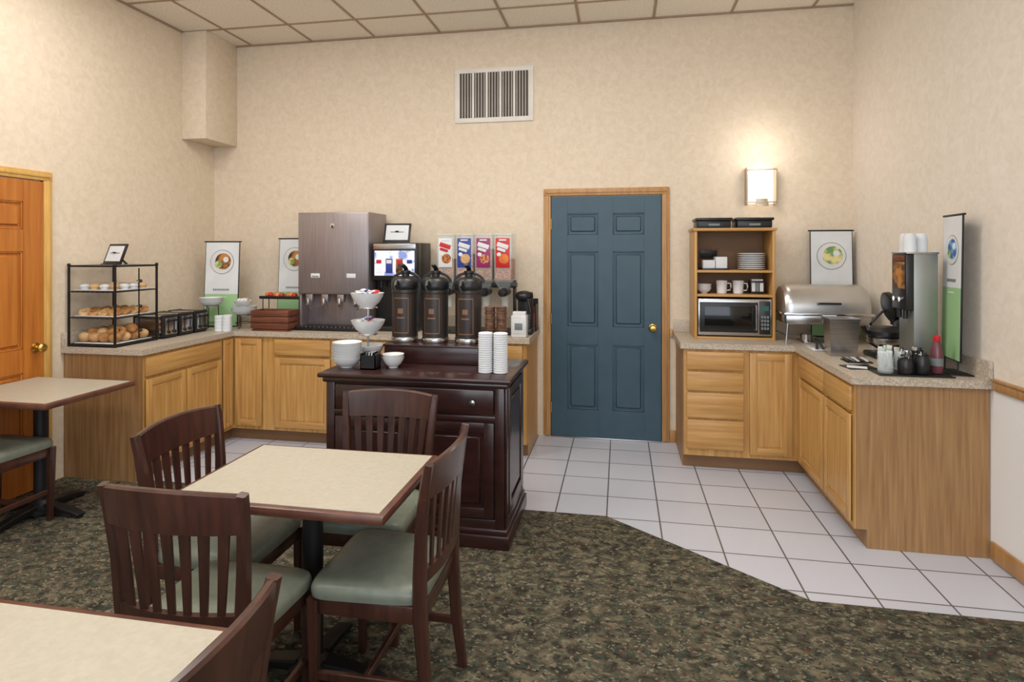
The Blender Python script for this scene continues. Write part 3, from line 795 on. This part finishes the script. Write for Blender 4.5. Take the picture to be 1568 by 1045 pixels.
b.lathe(prof, (0, 0, 0), WHITE, 28); b.done(25)
b = B("stacked_white_bowls", (0.63, 4.78, ZS2))
for i in range(3): bowlp(b, (.005, 0, i * .014), .055, .045, WHITE)
b.done()
def mug(x, y, z, m=WHITE):
    b = B("coffee_mug", (x, y, z))
    b.lathe([(.032, 0), (.036, .004), (.042, .1), (.039, .1), (.033, .01), (0, .008)], (0, 0, 0), m, 24)
    b.tube([(.039, -.01, .08), (.062, -.015, .078), (.066, -.015, .05), (.06, -.012, .028), (.036, -.01, .025)], .005, m, 8)
    return b.done()
mug(.765, 4.78, ZS2); mug(.885, 4.78, ZS2)
b = B("tea_bag_caddy", (1.02, 4.79, ZS2)); b.bx(-.05, .05, -.04, .04, 0, .1, BLACK, .004)
for i in range(3): b.bx(-.042 + i * .029, -.017 + i * .029, -.043, -.038, .02, .085, [PAPER, GREYT, WHITE][i], .001)
b.bx(-.04, .04, -.03, .03, .1, .112, PAPER); b.done()

b = B("chafing_dish", (1.435, 4.66, ZT))
L = .28
for sx in (-1, 1):
    for sy in (-1, 1): b.tube([(sx * (L - .02), sy * .15, .21), (sx * (L - .01), sy * .16, .1), (sx * (L), sy * .165, .001)], .008, CHROME, 8)
    b.cyl((sx * (L - .01), -.155, .06), (sx * (L - .01), .155, .06), .005, CHROME, 8)
b.bx(-L, L, -.165, .165, .14, .215, STEEL, .012); b.bx(-L - .015, L + .015, -.178, .178, .205, .225, CHROME, .006)
n = 18
prf = [(-.168, .225)] + [(-.168 * math.cos(PI * k / n), .225 + .03 + .165 * math.sin(PI * k / n)) for k in range(n + 1)] + [(.168, .225)]
secs = []
for xx, s in ((-L, .90), (-L + .02, .98), (-L + .05, 1), (L - .05, 1), (L - .02, .98), (L, .90)):
    secs.append([(xx, p[0] * s, .225 + (p[1] - .225) * s) for p in prf])
b.loft(secs, pmat("chafing_lid_steel", C(205, 204, 204), .3, metal=.9))
b.tube([(-.07, -.163, .29), (-.07, -.20, .295), (.07, -.20, .295), (.07, -.163, .29)], .007, BLACK, 8)
b.bx(-.045, .045, -.19, -.186, .16, .215, PAPER, .001)
b.bx(-.14, .14, -.1, .1, .0, .01, STEEL, .003); 
for sx in (-.1, .1): b.lathe([(.04, .01), (.04, .055), (.036, .06), (0, .06)], (sx, 0, 0), STEEL, 18)
b.done()
b = B("stainless_waste_bin", (1.375, 4.08, ZT))
b.loft([[(sx * w, sy * d, z) for sx, sy in ((-1, -1), (1, -1), (1, 1), (-1, 1))] for z, w, d in ((0, .076, .055), (.22, .086, .065), (.235, .093, .070), (.24, .093, .070), (.24, .085, .062), (.03, .07, .05))], STEEL)
b.done()
b = B("serving_tongs", (1.30, 4.30, ZT))
b.bx(-.05, .05, -.08, .08, 0, .014, WHITE, .006)
b.strip([(-.03, -.10, .02), (.0, .0, .045), (.02, .1, .06)], .018, .005, BLACK); b.strip([(.01, -.10, .02), (.015, .0, .05), (.02, .1, .06)], .018, .005, BLACK)
b.done()
b = B("waffle_maker", (1.62, 4.06, ZT))
b.bx(-.09, .12, -.1, .1, 0, .03, BLACK, .01); b.bx(.06, .12, -.05, .05, .03, .24, BLACK, .01)
b.lathe([(.095, .09), (.1, .1), (.1, .125), (.09, .13)], (0, 0, 0), STEEL, 28); b.lathe([(.09, .13), (.1, .14), (.1, .165), (.08, .19), (.0, .195)], (0, 0, 0), BLACK, 28)
b.cyl((.0, 0, .11), (.1, 0, .13), .02, BLACK); b.strip([(-.085, -.02, .14), (-.12, -.03, .16), (-.14, -.04, .2)], .025, .018, BLACK)
b.cyl((0, 0, .03), (0, 0, .1), .03, BLACK)
b.M = Matrix.Translation((.05, .05, .31)) @ Matrix.Rotation(1.35, 4, 'Y')
b.lathe([(.08, -.02), (.095, -.012), (.095, .012), (.08, .03), (0, .034)], (0, 0, 0), BLACK, 28, R=None)
b.M = Matrix.Identity(4)
b.strip([(.07, .05, .2), (.06, .05, .30), (.03, .05, .40)], .03, .02, BLACK, ref=(0, 1, 0))
b.tube([(.03, .06, .02), (-.06, .09, .08), (-.04, .1, .2), (.05, .1, .3)], .008, BLACK, 8)
b.done()
b = B("hot_beverage_machine", (0, 0, ZT))
HX0, HX1, HY0, HY1 = 1.56, 1.722, 3.64, 3.82
SG = pmat("machine_side_steel", C(150, 154, 148), .4, metal=.7)
b.bx(HX0 + .04, HX1, HY0, HY1, 0, .65, SG, .005); b.bx(HX0, HX0 + .045, HY0 + .002, HY1 - .002, .33, .645, BLACK, .008)
b.bx(HX0 - .03, HX0 + .045, HY0 + .002, HY1 - .002, 0, .035, BLACK, .006)
b.bx(HX0 - .003, HX0 + .001, HY0 + .015, HY1 - .015, .45, .60, FOOD, .002); b.bx(HX0 - .003, HX0 + .001, HY0 + .015, HY1 - .015, .605, .635, CRATE, .002)
for q in (HY0 + .055, HY1 - .055): b.cyl((HX0 + .02, q, .33), (HX0 + .02, q, .28), .012, BLACK); b.cyl((HX0 + .0, q, .39), (HX0 - .012, q, .39), .014, CHROME, 12)
b.bx(HX0 + .001, HX1 + .004, HY0 - .004, HY1 + .004, .645, .655, STEEL, .003)
b.done()
b = B("stacked_foam_cups", (1.635, 3.73, ZT + .656))
for sx, sy in ((-.03, -.03), (.04, .0), (-.02, .045)):
    b.lathe([(.034, 0), (.034, .005), (.03, .09), (.024, .105), (0, .105)], (sx, sy, 0), PAPER, 18)
b.done()
def jar(x, y, r, h, m, fill, name):
    b = B(name, (x, y, ZT + .009))
    b.lathe([(r * .9, 0), (r, .008), (r, h * .75), (r * .88, h * .85), (r * .9, h), (r * .85, h), (r * .82, h * .85), (r * .92, h * .7), (r * .92, .012), (0, .01)], (0, 0, 0), m, 20)
    for i in range(10):
        a = i * 2.4; q = r * .5
        b.box((q * math.cos(a), q * math.sin(a), h * .55 + random.uniform(0, .03)), (.025, .004, h * .7), random.choice(fill), .001, rot=(random.uniform(-.2, .2), random.uniform(-.2, .2), a))
    return b.done()
b = B("black_serving_tray", (1.54, 3.525, ZT)); b.bx(-.19, .17, -.085, .085, 0, .006, BLACK, .002)
for q in (-.085, .081): b.bx(-.19, .17, q, q + .004, .004, .009, BLACK)
b.done()
jar(1.400, 3.50, .038, .11, CLEAR2, [PAPER, PAPER, STEEL], "jelly_packet_jar")
jar(1.425, 3.575, .034, .12, CLEAR2, [GREEN, PAPER, PAPER], "jelly_packet_jar")
jar(1.505, 3.57, .036, .11, CLEAR2, [BLACK, CHROME, PAPER], "creamer_jar")
jar(1.490, 3.485, .036, .085, BLACK, [BLACK, BLACK, STEEL], "utensil_cup")
jar(1.575, 3.50, .038, .10, BLACK, [STEEL, BLACK, BLACK], "utensil_cup")
jar(1.590, 3.58, .032, .11, BLACK, [GREYT, BLACK, STEEL], "utensil_cup")
b = B("syrup_bottle", (1.665, 3.535, ZT + .009))
b.lathe([(.026, 0), (.029, .01), (.029, .11), (.02, .15), (.014, .17), (.016, .172), (.016, .19), (.006, .20), (.004, .225), (0, .226)], (0, 0, 0), pmat("syrup", C(110, 60, 70), .25), 20)
b.lathe([(.0165, .168), (.0175, .17), (.0175, .196), (.01, .2)], (0, 0, 0), RED, 16); b.lathe([(.0295, .04), (.0297, .08)], (0, 0, 0), GREYT, 20); b.done()
b = B("paper_place_mats", (1.33, 3.67, ZT)); b.box((0, .0, .003), (.16, .12, .004), BLACK, .001, rot=(0, 0, .2)); b.box((-.02, -.03, .008), (.10, .05, .005), PAPER, .001, rot=(0, 0, -.3)); b.box((.02, .04, .009), (.11, .03, .005), STEEL, .001, rot=(0, 0, .4)); b.done()
b = B("flatware_basket", (1.39, 3.87, ZT))
b.bx(-.07, .07, -.06, .06, 0, .006, BLACK)
for i in range(5): b.strip([(-.06 + i * .025, -.055, .012), (-.055 + i * .026, .06, .014)], .014, .006, random.choice([STEEL, BLACK, PAPER]))
b.done()

# ------------------------------------------------------------------ chairs
def chair(x, y, rz):
    b = B("dining_chair", (x, y, 0.0085), rz)
    S = MAH
    for sx in (-1, 1):
        b.strip([(sx * .182, .172, 0), (sx * .187, .175, .25), (sx * .189, .175, .425)], 0, 0, S, ref=(0, 1, 0), wl=[.026, .034, .04], hl=[.026, .034, .04])
        b.strip([(sx * .178, -.232, 0), (sx * .182, -.205, .18), (sx * .186, -.190, .40), (sx * .192, -.190, .52), (sx * .202, -.198, .68), (sx * .213, -.215, .82), (sx * .220, -.230, .898)],
                0, 0, S, ref=(0, 1, 0), wl=[.026, .030, .034, .034, .032, .030, .028], hl=[.032, .038, .044, .042, .036, .032, .026])
        b.bx(sx * .183 - .011, sx * .183 + .011, -.18, .17, .375, .43, S, .003)
        b.strip([(sx * .182, .172, .17), (sx * .178, -.205, .17)], .018, .028, S)
    b.bx(-.175, .175, .163, .185, .375, .43, S, .003); b.bx(-.175, .175, -.20, -.18, .375, .43, S, .003)
    b.strip([(-.18, 0.0, .17), (.18, 0.0, .17)], .018, .026, S)
    def ring(k, z):
        out = []
        n = 40
        for i in range(n):
            a = 2 * PI * i / n
            ca, sa = math.cos(a), math.sin(a)
            px = math.copysign(abs(ca) ** .28, ca); py = math.copysign(abs(sa) ** .28, sa)
            w = .216 - .024 * (1 - py) / 2
            out.append((px * w * k, py * .198 * k, z))
        return out
    b.loft([ring(.93, .428), (ring(.99, .432)), ring(1.0, .445), ring(1.0, .458), ring(.975, .470), ring(.92, .478), ring(.75, .484), ring(.4, .487), ring(.05, .488)], SEATG)
    def yb(xx, z):
        base = -.190 - max(0, (z - .52)) ** 1.25 * .125
        return base - .036 * (1 - (xx / .22) ** 2)
    rings = []
    for i in range(15):
        xx = -.226 + .452 * i / 14
        e = (1 - (xx / .226) ** 2)
        zt = .896 + .014 * e; zb = .785
        yt = yb(xx, zt); yo = yb(xx, zb)
        rings.append([(xx, yo - .011, zb), (xx, yo + .011, zb), (xx, yt + .012, zt - .006), (xx, yt + .006, zt), (xx, yt - .006, zt), (xx, yt - .012, zt - .006)])
    b.loft(rings, S)
    rings = []
    for i in range(13):
        xx = -.19 + .38 * i / 12
        y0 = yb(xx, .53)
        rings.append([(xx, y0 - .010, .51), (xx, y0 + .010, .51), (xx, y0 + .010, .55), (xx, y0 - .010, .55)])
    b.loft(rings, S)
    ns = 7
    for i in range(ns):
        u = (i - (ns - 1) / 2) / ((ns - 1) / 2)
        xb = u * .142; xt = u * .165
        pts = []; wl = []
        for k in range(7):
            t = k / 6; z = .54 + t * (.80 - .54)
            xx = xb + (xt - xb) * t
            pts.append((xx, yb(xx, z), z)); wl.append(.023 + .013 * t)
        b.strip(pts, 0, .009, S, ref=(0, 1, 0), wl=wl, hl=[.009] * 7)
    return b.done()
chair(-1.06, 2.405, PI)
chair(-1.485, 2.075, -PI / 2)
chair(-1.232, 1.69, 0.0)
chair(-.815, 1.99, PI / 2)
chair(-.925, .885, PI / 2)
chair(-3.44, 2.74, 0.0)

def table(x, y, w, d):
    b = B("dining_table", (x, y, 0.0085))
    zt = .742
    b.bx(-w / 2, w / 2, -d / 2, d / 2, zt - .034, zt - .002, LEDGE, .010)
    b.bx(-w / 2 + .022, w / 2 - .022, -d / 2 + .022, d / 2 - .022, zt - .004, zt, LAMI)
    b.bx(-.15, .15, -.15, .15, zt - .045, zt - .031, BLKM, .003)
    b.lathe([(.04, .05), (.037, .07), (.037, zt - .045)], (0, 0, 0), BLKM, 20)
    b.lathe([(.085, .02), (.085, .045), (.06, .06), (.04, .09)], (0, 0, 0), BLKM, 20)
    for k in range(4):
        a = k * PI / 2; c, s = math.cos(a), math.sin(a)
        b.strip([(c * .05, s * .05, .05), (c * .15, s * .15, .042), (c * .25, s * .25, .026), (c * .28, s * .28, .015)], 0, 0, BLKM, wl=[.07, .06, .055, .05], hl=[.04, .034, .024, .014])
        b.lathe([(.022, 0), (.022, .012)], (c * .262, s * .262, 0), BLACK, 14)
    return b.done()
table(-1.112, 2.018, .785, .575)
table(-1.205, .87, .77, .60)
table(-3.39, 2.975, .74, .61)

# ------------------------------------------------------------------ lights
def area(name, loc, sx, sy, e, col, rot=(0, 0, 0)):
    l = bpy.data.lights.new(name, 'AREA'); l.shape = 'RECTANGLE'; l.size = sx; l.size_y = sy; l.energy = e; l.color = col
    o = bpy.data.objects.new(name, l); o.location = loc; o.rotation_euler = rot; scene.collection.objects.link(o); return o
WC = (1.0, .965, .92)
for x, y, e in ((-2.6, 2.9, 33), (-.5, 3.1, 33), (-2.6, .9, 24), (0.2, .9, 26)):
    area("ceiling_troffer_light", (x, y, ZC - .03), 1.2, .6, e, WC)
area("window_daylight", (0.2, YF - .3, 1.9), 4.0, 2.2, 82, (.84, .91, 1.0), (math.radians(90), 0, 0))
area("added_fill_uplight", (-1.0, 1.6, 2.75), 1.6, 1.0, 32, (1.0, .95, .89), (math.radians(180), 0, 0))  # added fill lamp without a fixture, out of view; brightens ceiling and upper walls

w = bpy.data.worlds.new("world"); scene.world = w; w.use_nodes = True
bg = w.node_tree.nodes["Background"]; bg.inputs[0].default_value = (.88, .93, 1, 1); bg.inputs[1].default_value = .8

# ------------------------------------------------------------------ camera
cd = bpy.data.cameras.new("camera"); cam = bpy.data.objects.new("camera", cd); scene.collection.objects.link(cam)
cam.location = (0, 0, 1.57); cam.rotation_euler = (math.radians(90), 0, math.radians(10.34))
cd.sensor_width = 36; cd.lens = 36 * 910 / 1568; cd.shift_y = -(522.5 - 385) / 1568; cd.clip_start = .05
scene.camera = cam
scene.view_settings.view_transform = 'Standard'
scene.view_settings.look = 'None'
scene.view_settings.exposure = 0.0
